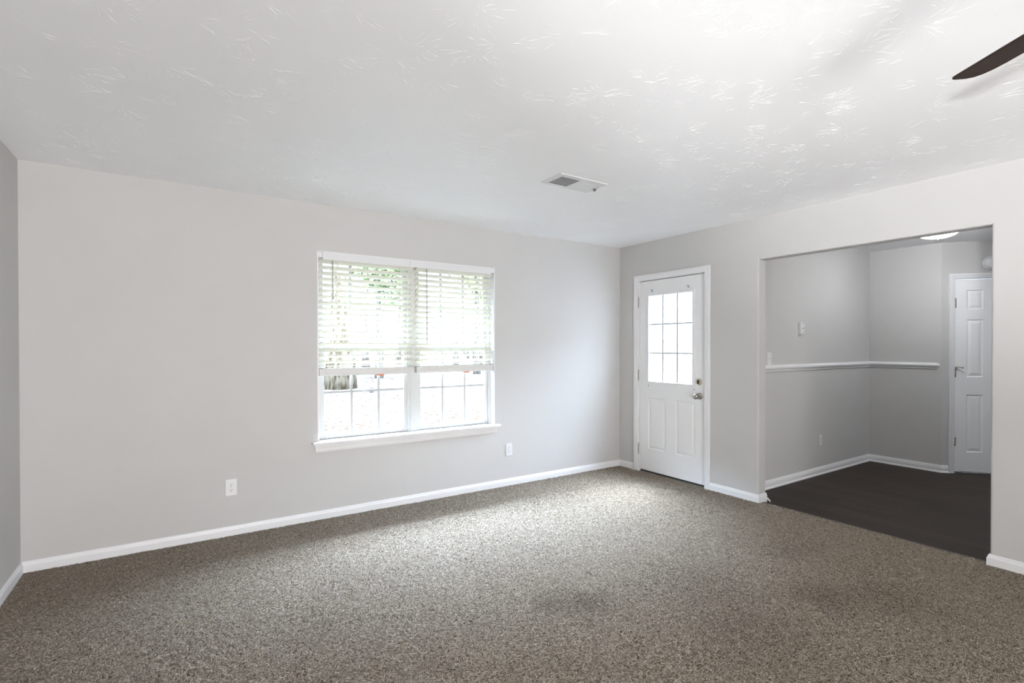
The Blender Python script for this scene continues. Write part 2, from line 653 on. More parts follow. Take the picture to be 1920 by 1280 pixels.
# ------------------------------------------------------------------ baseboards, chair rail, strips
BP = [(0.0, -0.012), (0.013, -0.012), (0.013, 0.044), (0.0115, 0.050), (0.0085, 0.054), (0.0075, 0.062), (0.004, 0.0675), (0.0, 0.068)]
DP = [(0.0, -0.010), (0.021, -0.010), (0.020, 0.000), (0.014, 0.008), (0.013, 0.010), (0.013, 0.040), (0.010, 0.048), (0.0105, 0.053), (0.006, 0.060), (0.004, 0.069), (0.0, 0.070)]
CAS_R1, CAS_L1 = -1.157, -0.214       # casing outer edges of the entry door
m = MB().sweep([(LX, RY), (LX, 0), (0, 0), (0, CAS_L1)], BP, -1)
# one continuous run is cut into the runs of each wall below
m = MB().sweep([(LX, RY), (LX, -0.0)], BP, -1)
struct(m.build('baseboard_left', TRIM), 'white baseboard along the left wall', 'baseboard')
m = MB().sweep([(LX, 0), (0, 0)], BP, -1)
struct(m.build('baseboard_back', TRIM), 'white baseboard under the window wall', 'baseboard')
m = MB().sweep([(0, 0), (0, CAS_L1+0.001)], BP, -1)
struct(m.build('baseboard_corner', TRIM), 'short white baseboard between room corner and white door', 'baseboard')
bb = MB().sweep([(0, CAS_R1-0.001), (0, OPB), (TW, OPB)], BP, -1).build('baseboard_right', TRIM)
struct(bb, 'white baseboard between the white door and the wide opening, wrapping the corner', 'baseboard')
sh = MB()
sh.tube([(TW-0.004, OPB-0.008, 0.030), (TW+0.003, OPB-0.018, 0.018), (TW+0.012, OPB-0.026, 0.002), (TW+0.018, OPB-0.032, -0.008)], [0.004, 0.007, 0.007, 0.005], 8)
sho = sh.build('shoe_strip', TRIM, bb)
m = MB().sweep([(TW, OPA), (0, OPA), (0, RY)], BP, -1)
struct(m.build('baseboard_right_near', TRIM), 'white baseboard right of the opening, near the viewer', 'baseboard')
CASD0 = 0.066
m = MB().sweep([(TW, DN), (DE, DN)], DP, -1)
struct(m.build('baseboard_dining_left', TRIM), 'white baseboard on the left wall beyond the opening', 'baseboard')
p_end = DG0 + dd*CASD0
m = MB().sweep([(DE, DN), (DG0.x, DG0.y), (p_end.x, p_end.y)], DP, -1)
struct(m.build('baseboard_dining_back', TRIM), 'white baseboard on the far wall ending at the closet door', 'baseboard')
CP = [(0.0, 1.093), (0.006, 1.093), (0.010, 1.099), (0.010, 1.108), (0.015, 1.111), (0.016, 1.117), (0.022, 1.121), (0.026, 1.127),
      (0.028, 1.136), (0.024, 1.146), (0.014, 1.151), (0.011, 1.157), (0.0, 1.160)]
m = MB().sweep([(TW, DN), (DE, DN)], CP, -1)
struct(m.build('trim_1', TRIM), 'white chair rail on the left wall beyond the opening', 'chair rail')
m = MB().sweep([(DE, DN), (DE, -2.052), (DE+0.02, -2.066)], CP, -1)
struct(m.build('trim_2', TRIM), 'white chair rail on the far wall, ending short of the closet door', 'chair rail')
m = MB()
m.prism([(0.036, OPA), (0.036, OPB), (0.078, OPB), (0.078, OPA)], -0.012, -0.004)
struct(m.build('trim_3', STRIP, bevel=0.003), 'dark strip where carpet meets the vinyl plank floor', 'floor strip')


# ------------------------------------------------------------------ panelled door slab (local u right, v up, w towards viewer)
def slab(mb, W, Ht, th, panels, hole=None, T=None, depth=0.007, s1=0.012, s2=0.010, s3=0.022):
    us = sorted({0, W, *[p[0] for p in panels], *[p[1] for p in panels], *([hole[0], hole[1]] if hole else [])})
    vs = sorted({0, Ht, *[p[2] for p in panels], *[p[3] for p in panels], *([hole[2], hole[3]] if hole else [])})

    def inside(u, v, r):
        return r[0] < u < r[1] and r[2] < v < r[3]
    for i in range(len(us)-1):
        for j in range(len(vs)-1):
            cu, cv = (us[i]+us[i+1])/2, (vs[j]+vs[j+1])/2
            if hole and inside(cu, cv, hole):
                continue
            q = [(us[i], vs[j]), (us[i+1], vs[j]), (us[i+1], vs[j+1]), (us[i], vs[j+1])]
            mb.add([(a, b, -th) for a, b in q], [(3, 2, 1, 0)], T=T)
            if any(inside(cu, cv, p) for p in panels):
                continue
            mb.add([(a, b, 0) for a, b in q], [(0, 1, 2, 3)], T=T)
    for (a, b, c, d) in panels:
        rings = []
        for off, w in ((0, 0), (s1, -depth), (s1+s2, -depth), (s1+s2+s3, -0.001)):
            rings.append([(a+off, c+off, w), (b-off, c+off, w), (b-off, d-off, w), (a+off, d-off, w)])
        vv = [p for r in rings for p in r]
        ff = []
        for k in range(3):
            for e in range(4):
                e2 = (e+1) % 4
                ff.append((k*4+e, k*4+e2, (k+1)*4+e2, (k+1)*4+e))
        ff.append((12, 13, 14, 15))
        mb.add(vv, ff, T=T)

    def rim(q):
        n = len(q)
        mb.add([(a, b, 0) for a, b in q]+[(a, b, -th) for a, b in q], [(i, (i+1) % n, n+(i+1) % n, n+i) for i in range(n)], T=T)
    rim([(0, 0), (W, 0), (W, Ht), (0, Ht)])
    if hole:
        rim([(hole[0], hole[2]), (hole[1], hole[2]), (hole[1], hole[3]), (hole[0], hole[3])])


def casing(mb, u0, u1, top, wd, T, prof=None):
    """three-sided door casing whose inner edges are u0,u1,top; profile steps across the width."""
    prof = prof or [(0, 0), (0, 0.012), (0.005, 0.0135), (0.6, 0.016), (1.0, 0.015), (1.0, 0)]
    pts = []
    for t, w in prof:
        t = t if t in (0, 1.0, 0.6) else t/wd
        pts.append((t*wd, w))
    rows = []
    for (cu, cv, du, dv) in ((u0, -0.012, -1, 0), (u0, top, -1, 1), (u1, top, 1, 1), (u1, -0.012, 1, 0)):
        rows.append([(cu+du*t, cv+dv*t, w) for t, w in pts])
    k = len(pts)
    vs = [p for r in rows for p in r]
    fs = []
    for i in range(3):
        for j in range(k):
            j2 = (j+1) % k
            fs.append((i*k+j, i*k+j2, (i+1)*k+j2, (i+1)*k+j))
    fs += [tuple(range(k)), tuple(range(3*k, 4*k))]
    mb.add(vs, fs, T=T)


def hinge(mb, u, v0, v1, T, leaf=0.012, w=0.004):
    mb.box(u-leaf*0.15, u+leaf, v0, v1, 0.0, 0.002, T=T)
    n = 3
    for i in range(n):
        a = v0+(v1-v0)*i/n
        b = v0+(v1-v0)*(i+1)/n-0.0004
        mb.tube([T @ Vector((u, a, w)), T @ Vector((u, b, w))], 0.0062, 10)
    mb.tube([T @ Vector((u, v1, w)), T @ Vector((u, v1+0.004, w))], 0.0045, 10)
    mb.tube([T @ Vector((u, v0-0.004, w)), T @ Vector((u, v0, w))], 0.0045, 10)


# ------------------------------------------------------------------ entry door (door_1) on the right wall: u = -y
E0 = Vector((0, 0, 0))
ET = frame((0.0, 0.0, 0.0), (0, -1, 0), (-1, 0, 0))            # wall plane, w into room
door = empty('door_1', (0, -0.695, 0.0), 'white half-glass entry door with nine panes on the right wall', 'door', kind='structure')
cm = MB()
casing(cm, 0.277, 1.106, 2.040, 0.056, ET)
cm.build('casing', TRIM, door)
jm = MB()
jm.box(0.277-0.0, 0.287, -0.012, 2.040, -0.116, 0.0, T=ET)
jm.box(1.103, 1.117, -0.012, 2.040, -0.116, 0.0, T=ET)
jm.box(0.277, 1.117, 2.035, 2.052, -0.116, 0.0, T=ET)
jm.box(0.287, 0.297, -0.012, 2.036, -0.078, -0.058, T=ET)
jm.box(1.093, 1.103, -0.012, 2.036, -0.078, -0.058, T=ET)
jm.box(0.287, 1.103, 2.022, 2.036, -0.078, -0.058, T=ET)
jm.build('jamb', TRIM, door)
su0, su1 = 0.2905, 1.0995
SW = su1-su0
ST = frame((0.012, -su0, 0.022), (0, -1, 0), (-1, 0, 0))
SH = 2.006
sm_ = MB()
hole = (0.418-su0, 0.962-su0, 0.972-0.022, 1.868-0.022)
panels = [(0.405-su0, 0.632-su0, 0.255-0.022, 0.800-0.022), (0.757-su0, 0.984-su0, 0.255-0.022, 0.800-0.022)]
slab(sm_, SW, SH, 0.044, panels, hole, ST, depth=0.006, s1=0.010, s2=0.006, s3=0.020)
slab_o = sm_.build('door_slab', DOORM, door)
lf = MB()
fwd = 0.024


def ring(mb, r, wd, w0, w1, T):
    a, b, c, d = r
    mb.box(a-wd, a, c-wd, d+wd, w0, w1, T=T)
    mb.box(b, b+wd, c-wd, d+wd, w0, w1, T=T)
    mb.box(a, b, c-wd, c, w0, w1, T=T)
    mb.box(a, b, d, d+wd, w0, w1, T=T)


ring(lf, hole, fwd, 0.0, 0.010, ST)
ring(lf, hole, fwd*0.5, 0.010, 0.013, ST)
lfo = lf.build('glass_frame', DOORM, door, bevel=0.003)
mu = MB()
for k in (1, 2):
    u = hole[0]+(hole[1]-hole[0])*k/3
    mu.box(u-0.0075, u+0.0075, hole[2], hole[3], -0.012, 0.004, T=ST)
    v = hole[2]+(hole[3]-hole[2])*k/3
    mu.box(hole[0], hole[1], v-0.0075, v+0.0075, -0.012, 0.0038, T=ST)
mu.build('muntins', GRILLE, lfo, bevel=0.002)
g = MB().box(hole[0]-0.003, hole[1]+0.003, hole[2]-0.003, hole[3]+0.003, -0.024, -0.020, T=ST)
g.build('glass_pane', GLASS, door)
sw = MB().box(0.0, SW, -0.028, 0.004, -0.042, -0.008, T=ST)
sw.build('shaded_gap_sweep', DARK, door)  # dark colour stands in for the shaded gap under the slab
th = MB().box(0.287, 1.103, -0.030, -0.002, -0.116, -0.004, T=ET)
th.build('threshold', mat('dark_threshold', (0.06, 0.05, 0.045), 0.5, var=0.1), door)
for v0, v1 in ((1.759, 1.868), (0.974, 1.087), (0.186, 0.299)):
    hm = MB()
    hinge(hm, 0.284, v0, v1, ET, leaf=0.005)
    hm.build('hinge', HINGE, door)
# knob and deadbolt
KT = ST @ Matrix.Translation((1.036-su0, 0.863-0.022, 0))
kn = MB()
kn.lathe([(0.0, 0.0), (0.0325, 0.0), (0.0325, 0.004), (0.028, 0.009), (0.016, 0.011), (0.012, 0.016), (0.012, 0.030), (0.016, 0.034),
          (0.023, 0.038), (0.0275, 0.046), (0.0285, 0.054), (0.0265, 0.064), (0.021, 0.073), (0.012, 0.079), (0.0, 0.081)], 32, KT)
kn.build('door_knob', NICKEL, door)
BT = ST @ Matrix.Translation((1.032-su0, 0.999-0.022, 0))
dbm = MB()
dbm.lathe([(0.0, 0.0), (0.033, 0.0), (0.033, 0.006), (0.029, 0.011), (0.0, 0.0125)], 32, BT)
dbo = dbm.build('deadbolt', BRASS, door)
tm = MB().prism([(0.0065*math.cos(a*PI/8), 0.021*math.sin(a*PI/8)) for a in range(16)], 0.010, 0.026, T=BT)
tm.build('thumb_turn', BRONZE, dbo, bevel=0.003)
for u, v in ((0.457, 1.922), (0.909, 1.922)):
    c = MB()
    x = u-su0
    y = v-0.022
    c.box(x-0.008, x+0.010, y-0.014, y+0.010, 0, 0.004, T=ST)
    c.box(x-0.012, x+0.004, y+0.008, y+0.013, 0, 0.018, T=ST)
    c.box(x+0.002, x+0.008, y-0.012, y+0.006, 0.004, 0.016, T=ST)
    c.build('curtain_rod_bracket', CLEARP, door, bevel=0.001)
for u, v in ((0.410, 0.924), (0.979, 0.922)):
    c = MB()
    x = u-su0
    y = v-0.022
    c.box(x-0.003, x+0.004, y-0.010, y+0.008, 0, 0.006, T=ST)
    c.box(x-0.008, x-0.003, y-0.001, y+0.004, 0, 0.009, T=ST)
    c.build('curtain_rod_clip', CLEARP, door, bevel=0.001)

# ------------------------------------------------------------------ closet door (door_2) on the diagonal wall
cd = empty('door_2', tuple(DG0+dd*0.435), 'white six-panel closet door on the angled wall beyond the opening', 'door', kind='structure')
cm = MB()
casing(cm, da+0.008, db-0.008, dh-0.008, 0.054, DT, [(0, 0), (0, 0.007), (0.008, 0.008), (0.012, 0.011), (0.030, 0.012), (0.036, 0.016), (1.0, 0.017), (1.0, 0)])
cm.build('casing', TRIM, cd)
jm = MB()
jm.box(da, da+0.010, -0.01, dh, -0.11, 0, T=DT)
jm.box(db-0.010, db, -0.01, dh, -0.11, 0, T=DT)
jm.box(da, db, dh-0.010, dh, -0.11, 0, T=DT)
jm.build('jamb', TRIM, cd)
s0 = 0.1275
CW = 0.612
CT = DT @ Matrix.Translation((s0, 0.012, -0.002))
pn = []
for a, b in ((0.107, 0.256), (0.356, 0.505)):
    for c, d in ((0.216, 0.826), (1.012, 1.620), (1.727, 1.932)):
        pn.append((a, b, c-0.012, d-0.012))
sm_ = MB()
slab(sm_, CW, 2.030, 0.034, pn, None, CT, depth=0.008, s1=0.010, s2=0.004, s3=0.028)
sm_.build('door_slab', mat('bright_white_door_paint', (0.87, 0.875, 0.88), 0.4, bump=0.02, bscale=120, var=0.01), cd)
for v0, v1 in ((1.746, 1.845), (1.014, 1.115), (0.285, 0.378)):
    hm = MB()
    hinge(hm, s0-0.002, v0, v1, DT, leaf=0.013)
    hm.build('hinge', HINGE, cd)
ds = MB()
A = lambda u, v, w_: DT @ Vector((u, v, w_))
ds.tube([A(s0, 1.122, 0.004), A(s0+0.020, 1.118, 0.018), A(s0+0.050, 1.112, 0.030)], 0.004, 8)
ds.tube([A(s0+0.050, 1.112, 0.030), A(s0+0.060, 1.110, 0.033)], 0.008, 10)
ds.tube([A(s0, 1.118, 0.006), A(s0+0.012, 1.110, 0.020)], 0.006, 8)
ds.build('door_stop', HINGE, cd)
kb = DT @ Matrix.Translation((s0+CW-0.06, 0.92, -0.002))
km = MB().lathe([(0, 0), (0.032, 0), (0.032, 0.004), (0.012, 0.010), (0.012, 0.030), (0.025, 0.040), (0.027, 0.052), (0.020, 0.064), (0, 0.066)], 24, kb)
km.build('door_knob', NICKEL, cd)

# ------------------------------------------------------------------ window_1
win = empty('window_1', (-2.445, 0.0, 0.60), 'white double window with grilles in the long wall', 'window', kind='structure')
fm = MB()
FY0, FY1 = 0.070, 0.148
fm.box(WX0+0.009, WX0+0.030, FY0, FY1, WZ0, WZ1)
fm.box(WX1-0.030, WX1-0.009, FY0, FY1, WZ0, WZ1)
fm.box(WX0, WX1, FY0, FY1, WZ1-0.035, WZ1)
fm.box(WX0, WX1, FY0, FY1, WZ0, 0.603)
fm.box(-2.484, -2.400, FY0-0.004, FY1, WZ0, WZ1)
fm.box(-2.466, -2.418, FY0-0.012, FY0, WZ0+0.02, WZ1)
fm.build('window_frame', VINYL, win, bevel=0.002)
jm = MB()
jm.box(WX0, WX0+0.009, 0.001, FY1, WZ0, WZ1)
jm.box(WX1-0.009, WX1, 0.001, FY1, WZ0, WZ1)
jm.box(WX0, WX1, 0.001, FY1, WZ1-0.006, WZ1)
jm.build('jamb', TRIM, win)


def sash(x0, x1, z0, z1, gx0, gx1, gz0, gz1, y0, y1, vx, hz):
    s = MB()
    s.box(x0, gx0, y0, y1, z0, z1)
    s.box(gx1, x1, y0, y1, z0, z1)
    s.box(gx0, gx1, y0, y1, z0, gz0)
    s.box(gx0, gx1, y0, y1, gz1, z1)
    so = s.build('sash', VINYL, win, bevel=0.003)
    u = MB()
    for x in vx:
        u.box(x-0.010, x+0.010, (y0+y1)/2-0.006, (y0+y1)/2+0.006, gz0, gz1)
    for z in hz:
        u.box(gx0, gx1, (y0+y1)/2-0.0055, (y0+y1)/2+0.0055, z-0.010, z+0.010)
    u.build('muntins', GRILLE, so, bevel=0.002)
    p = MB().box(gx0-0.003, gx1+0.003, (y0+y1)/2+0.007, (y0+y1)/2+0.010, gz0-0.003, gz1+0.003)
    p.build('pane', GLASS, so)
    return so


for (x0, x1, g0, g1, v1, v2) in ((-3.217, -2.484, -3.180, -2.517, -2.962, -2.736), (-2.400, -1.673, -2.363, -1.704, -2.146, -1.920)):
    so = sash(x0, x1, 0.603, 1.345, g0, g1, 0.640, 1.300, 0.084, 0.112, (v1, v2), (0.975,))
    lk = MB().box((g0+g1)/2-0.03, (g0+g1)/2+0.03, 0.090, 0.108, 1.345, 1.352).box((g0+g1)/2-0.006, (g0+g1)/2+0.030, 0.080, 0.094, 1.352, 1.362)
    lk.build('sash_lock', VINYL, so, bevel=0.002)
    sash(x0, x1, 1.310, 2.045, g0, g1, 1.350, 2.005, 0.114, 0.142, (v1, v2), (1.68,))
stl = MB()
stl.prism([(-3.294, -0.010), (-3.290, -0.043), (-3.284, -0.048), (-1.606, -0.048), (-1.600, -0.043), (-1.596, -0.010), (-1.596, 0.0), (WX1, 0.0), (WX1, 0.085), (WX0, 0.085), (WX0, 0.0), (-3.294, 0.0)], 0.586, 0.603)
stl.build('window_stool', TRIM, win, bevel=0.004, seg=3)
ap = MB()
app = [(0.0, 0.522), (0.006, 0.522), (0.008, 0.528), (0.013, 0.534), (0.015, 0.552), (0.020, 0.564), (0.024, 0.578), (0.025, 0.586), (0.0, 0.586)]
rows = []
k = len(app)
vs = []
for sgn, xe in ((-1, -3.262), (1, -1.634)):
    for t, z in app:
        vs.append((xe+sgn*(z-0.522)*0.22, -t, z))
fs = [(j, (j+1) % k, k+(j+1) % k, k+j) for j in range(k)]+[tuple(range(k)), tuple(range(k, 2*k))]
ap.add(vs, fs)
ap.build('apron', TRIM, win)


# ------------------------------------------------------------------ blinds
def blind(label, x0, x1, vx0, vx1, wand_x, wand_z, cords, tassel, clip_x, bracket_x, rail_tilt):
    b = empty('window_blind', ((x0+x1)/2, 0.032, 2.07), label, 'window blind', 'blinds in the double window')
    v = MB()
    v.box(vx0, vx1, -0.002, 0.006, 2.016, 2.075)
    v.build('valance', PLATE, b, bevel=0.002)
    h = MB()
    h.box(x0-0.004, x1+0.004, 0.010, 0.058, 2.030, 2.070)
    h.build('headrail', PLATE, b, bevel=0.002)
    bk = MB()
    bx0, bx1 = bracket_x
    bk.prism([(bx0, 0), (bx1, 0), (bx1, -0.034), (bx1-0.006, -0.042), (bx0+0.006, -0.042), (bx0, -0.034)], -0.01, 0.0,
             T=Matrix(((1, 0, 0, 0), (0, 0, -1, 0.0), (0, 1, 0, 2.072), (0, 0, 0, 1))))
    bk.build('mounting_bracket', PLATE, b)
    s = MB()
    tilt = math.radians(24)
    hw = 0.0245
    for i in range(19):
        zc = 2.0045-0.0463*i
        if i == 18:
            zc = 1.186
        t = tilt if i < 18 else math.radians(8)
        n = 7
        sag = 0.0015*math.sin(i*1.7+x0)
        top, bot = [], []
        for e, xe in enumerate((x0, (x0+x1)/2, x1)):
            for j in range(n):
                q = -hw+2*hw*j/(n-1)
                crown = 0.0022*(1-(q/hw)**2)
                yy = 0.032+q*math.cos(t)-crown*math.sin(-t)*0
                zz = zc-q*math.sin(t)+crown + (sag if e == 1 else 0)
                top.append((xe, yy, zz+0.0017))
                bot.append((xe, yy, zz-0.0017))
        vs = top+bot
        fs = []
        N = 3*n
        for e in range(2):
            for j in range(n-1):
                a = e*n+j
                fs.append((a, a+1, a+n+1, a+n))
                fs.append((N+a, N+a+n, N+a+n+1, N+a+1))
        bord = list(range(n))+[n+n-1, 2*n+n-1]+list(range(3*n-2, 2*n-1, -1))+[n]
        for q in range(len(bord)):
            a, c = bord[q], bord[(q+1) % len(bord)]
            fs.append((a, N+a, N+c, c))
        s.add(vs, fs, True)
    so = s.build('slats', SLAT, b)
    es = so.modifiers.new('sharp', 'EDGE_SPLIT')
    es.split_angle = math.radians(50)
    r = MB()
    ry = [(0.004, 1.166), (0.004, 1.116), (0.008, 1.110), (0.056, 1.110), (0.060, 1.116), (0.060, 1.166), (0.032, 1.170)]
    vs, fs = [], []
    k = len(ry)
    for xe, dz in ((x0-0.004, 0), (x1+0.004, rail_tilt)):
        vs += [(xe, y, z+dz) for y, z in ry]
    fs = [(j, (j+1) % k, k+(j+1) % k, k+j) for j in range(k)]+[tuple(range(k)), tuple(range(k, 2*k))]
    r.add(vs, fs)
    ro = r.build('bottom_rail', RAIL, b, bevel=0.002)
    c = MB().box(clip_x-0.028, clip_x+0.028, 0.002, 0.034, 1.101, 1.110)
    c.build('orange_clip', ORANGE, ro, bevel=0.002)['label'] = 'orange plastic clip'
    for x in cords:
        c = MB()
        for yy in (0.006, 0.059):
            c.tube([(x, yy, 2.03), (x, yy, 1.168)], 0.0009, 5)
        c.tube([(x+0.012, 0.032, 2.03), (x+0.012, 0.032, 1.168)], 0.0009, 5)
        c.build('ladder_cord', CORD, b)
    wm = MB()
    wm.tube([(wand_x, 0.000, 2.012), (wand_x+0.0005, -0.001, (wand_z+2.01)/2), (wand_x+0.001, -0.002, wand_z)], 0.0042, 8)
    wm.build('tilt_wand', WAND, b)
    if tassel:
        t = MB()
        t.tube([(tassel, 0.0, 2.02), (tassel, 0.0, 1.30)], 0.0009, 5)
        t.lathe([(0.0, 0.0), (0.008, 0.002), (0.0075, 0.014), (0.005, 0.034), (0.002, 0.040), (0, 0.041)], 12, Matrix.Translation((tassel, 0.0, 1.255)))
        t.build('pull_cord', CORD, b)
    return b


blind('white slatted blind over the left half of the double window, short tilt wand', -3.229, -2.456, -3.206, -2.4925, -3.131, 1.708,
      (-3.10, -2.585), -2.573, -2.748, (-3.240, -3.208), -0.002)
blind('white slatted blind over the right half of the double window, long tilt wand', -2.426, -1.664, -2.4915, -1.684, -2.336, 1.369,
      (-2.33, -1.735), None, -1.944, (-1.682, -1.655), 0.004)


# ------------------------------------------------------------------ outlets and plates
def outlet(label, T, loc, group='wall outlets'):
    o = empty('electrical_outlet', loc, label, 'outlet', group)
    p = MB().box(-0.036, 0.036, -0.059, 0.059, 0.0, 0.0055, T=T)
    p.build('cover_plate', PLATE, o, bevel=0.0025)
    for v in (0.0195, -0.0195):
        r = MB()
        poly = []
        for a in range(24):
            t = 2*PI*a/24
            poly.append((0.0168*math.cos(t), max(-0.0135, min(0.0135, 0.0168*math.sin(t)))))
        r.prism(poly, 0.0050, 0.0068, T=T @ Matrix.Translation((0, v, 0)))
        ro = r.build('receptacle', PLATE, o)
        s = MB()
        Tv = T @ Matrix.Translation((0, v, 0))
        s.box(-0.0075, -0.0052, -0.001, 0.0075, 0.0066, 0.0072, T=Tv)
        s.box(0.0052, 0.0075, -0.001, 0.0065, 0.0066, 0.0072, T=Tv)
        s.lathe([(0, 0.0066), (0.0026, 0.0066), (0.0026, 0.0072), (0, 0.0072)], 10, Tv @ Matrix.Translation((0, -0.0075, 0)))
        s.build('slots', DARK, ro)
    s = MB().lathe([(0, 0.005), (0.003, 0.005), (0.003, 0.0064), (0, 0.0066)], 12, T)
    s.build('screw', HINGE, o)
    return o


BKT = lambda x, z: frame((x, 0, z), (1, 0, 0), (0, -1, 0))
DNT = lambda x, z: frame((x, DN, z), (1, 0, 0), (0, -1, 0))
outlet('white wall outlet low on the long wall, left of the window', BKT(-3.836, 0.343), (-3.836, 0, 0.343))
outlet('white wall outlet low on the long wall, below the window\'s right corner', BKT(-1.488, 0.346), (-1.488, 0, 0.346))
outlet('white wall outlet above the dark plank floor, below the chair rail', DNT(1.502, 0.350), (1.502, DN, 0.350))

T = DNT(0.530, 1.219)
o = empty('light_switch', (0.530, DN, 1.219), 'white light switch just above the chair rail, beside the opening edge', 'light switch')
MB().box(-0.036, 0.036, -0.059, 0.059, 0, 0.0055, T=T).build('cover_plate', PLATE, o, bevel=0.0025)
t = MB().box(-0.006, 0.006, -0.012, 0.012, 0.005, 0.007, T=T)
t.add([(-0.004, -0.006, 0.006), (0.004, -0.006, 0.006), (0.004, 0.006, 0.006), (-0.004, 0.006, 0.006), (-0.004, 0.004, 0.018), (0.004, 0.004, 0.018), (0.004, 0.010, 0.016), (-0.004, 0.010, 0.016)],
      [(0, 1, 5, 4), (1, 2, 6, 5), (2, 3, 7, 6), (3, 0, 4, 7), (4, 5, 6, 7)], T=T)
t.build('toggle', PLATE, o)
MB().lathe([(0, 0.005), (0.003, 0.005), (0.003, 0.0064), (0, 0.0066)], 10, T @ Matrix.Translation((0, 0.030, 0))).build('screw', HINGE, o)
MB().lathe([(0, 0.005), (0.003, 0.005), (0.003, 0.0064), (0, 0.0066)], 10, T @ Matrix.Translation((0, -0.030, 0))).build('screw', HINGE, o)

T = DNT(1.101, 1.521)
o = empty('phone_jack', (1.101, DN, 1.521), 'raised white phone plate high on the wall above the chair rail', 'wall plate')
MB().box(-0.036, 0.036, -0.060, 0.060, 0, 0.020, T=T).build('cover_plate', WALL if False else PLATE, o, bevel=0.002)
MB().box(0.004, 0.018, -0.008, 0.004, 0.019, 0.0207, T=T).build('jack', DARK, o)
MB().lathe([(0, 0.019), (0.0045, 0.019), (0.0045, 0.024), (0, 0.025)], 10, T @ Matrix.Translation((0.010, 0.046, 0))).build('stud', HINGE, o)
MB().lathe([(0, 0.019), (0.0045, 0.019), (0.0045, 0.024), (0, 0.025)], 10, T @ Matrix.Translation((0.010, -0.046, 0))).build('stud', HINGE, o)

# ------------------------------------------------------------------ smoke detector
T = DT @ Matrix.Translation((0.440, 2.206, 0))
o = empty('smoke_detector', tuple(T @ Vector((0, 0, 0))), 'round white smoke detector on the angled wall above the closet door', 'smoke detector')
MB().lathe([(0, 0), (0.072, 0), (0.072, 0.010), (0.068, 0.016), (0.060, 0.018), (0, 0.018)], 40, T).build('base', PLATE, o)
MB().lathe([(0, 0.016), (0.058, 0.016), (0.060, 0.026), (0.054, 0.040), (0.046, 0.044), (0.020, 0.046), (0, 0.046)], 40, T).build('cover', PLATE, o)
MB().box(-0.012, 0.002, -0.022, -0.019, 0.0445, 0.0462, T=T @ Matrix.Rotation(0.5, 4, 'Z')).build('test_slot', RUBBER, o)

# ------------------------------------------------------------------ dining ceiling lamp
LC = Vector((1.735, -2.335, H))
o = empty('ceiling_light', tuple(LC), 'glowing round flush ceiling light just beyond the opening', 'ceiling light')
T = Matrix.Translation(LC)
MB().lathe([(0, 0), (0.175, 0), (0.178, -0.012), (0.172, -0.022), (0.165, -0.024), (0, -0.024)], 48, T).build('canopy', BRASS, o)
GLOW = mat('lit_glass_shade', (0.9, 0.88, 0.84), 0.4, emit=(0.95, 0.97, 1.0), estr=40)
MB().lathe([(0, -0.022), (0.165, -0.022), (0.163, -0.040), (0.150, -0.062), (0.122, -0.082), (0.080, -0.096), (0.035, -0.102), (0.0, -0.103)], 48, T).build('glass_shade', GLOW, o)
MB().lathe([(0, -0.100), (0.010, -0.102), (0.012, -0.108), (0.007, -0.113), (0.009, -0.119), (0.005, -0.126), (0, -0.128)], 16, T).build('finial', BRASS, o)

# ------------------------------------------------------------------ ceiling vent
o = empty('ceiling_vent', (-1.907, -1.466, H), 'white two-way air register in the ceiling between window and fan', 'air vent')
X0, X1, YA, YB = -2.112, -1.703, -1.575, -1.357
gx0, gx1, gxm, gy0, gy1 = -2.070, -1.745, -1.908, -1.530, -1.378
f = MB()
zt, zb = H, H-0.007
f.box(X0, gx0, YA, YB, zb, zt); f.box(gx1, X1, YA, YB, zb, zt)
f.box(gx0, gx1, YA, gy0, zb, zt); f.box(gx0, gx1, gy1, YB, zb, zt)
f.box(gxm-0.004, gxm+0.004, gy0, gy1, zb, zt)
f.build('frame', PLATE, o, bevel=0.004)
MB().box(gx0, gx1, gy0, gy1, H-0.0012, H-0.0002).build('duct_shade_plate', DARK, o)  # flat dark plate, the unlit duct's shade put into its colour
f = MB()
nb = 8
for i in range(nb+1):
    x = gx0+(gxm-0.004-gx0)*i/nb
    f.box(x-0.0008, x+0.0008, gy0, gy1, H-0.0022, H-0.0012)
for i in range(1, 9):
    y = gy0+(gy1-gy0)*i/9
    f.box(gx0, gxm-0.004, y-0.0008, y+0.0008, H-0.0021, H-0.0012)
f.build('open_grille', PLATE, o)
f = MB()
for i in range(14):
    x = gxm+0.008+(gx1-gxm-0.012)*i/13
    f.box(-0.0066, 0.0066, gy0, gy1, -0.0006, 0.0006, T=Matrix.Translation((x, 0, H-0.0045)) @ Matrix.Rotation(math.radians(24), 4, 'Y'))
f.build('louvers', PLATE, o)
f = MB()
f.box(-1.735, -1.712, -1.462, -1.457, H-0.012, H-0.007)
f.box(-1.722, -1.718, -1.474, -1.448, H-0.022, H-0.010)
f.box(-1.729, -1.722, -1.463, -1.456, H-0.026, H-0.010)
f.build('damper_lever', HINGE, o)
for x, y in ((X0+0.02, -1.466), (X1-0.012, -1.490)):
    f = MB()
    f.lathe([(0, 0), (0.004, 0), (0.004, -0.002), (0, -0.003)], 10, Matrix.Translation((x, y, zb)))
    f.build('screw', HINGE, o)

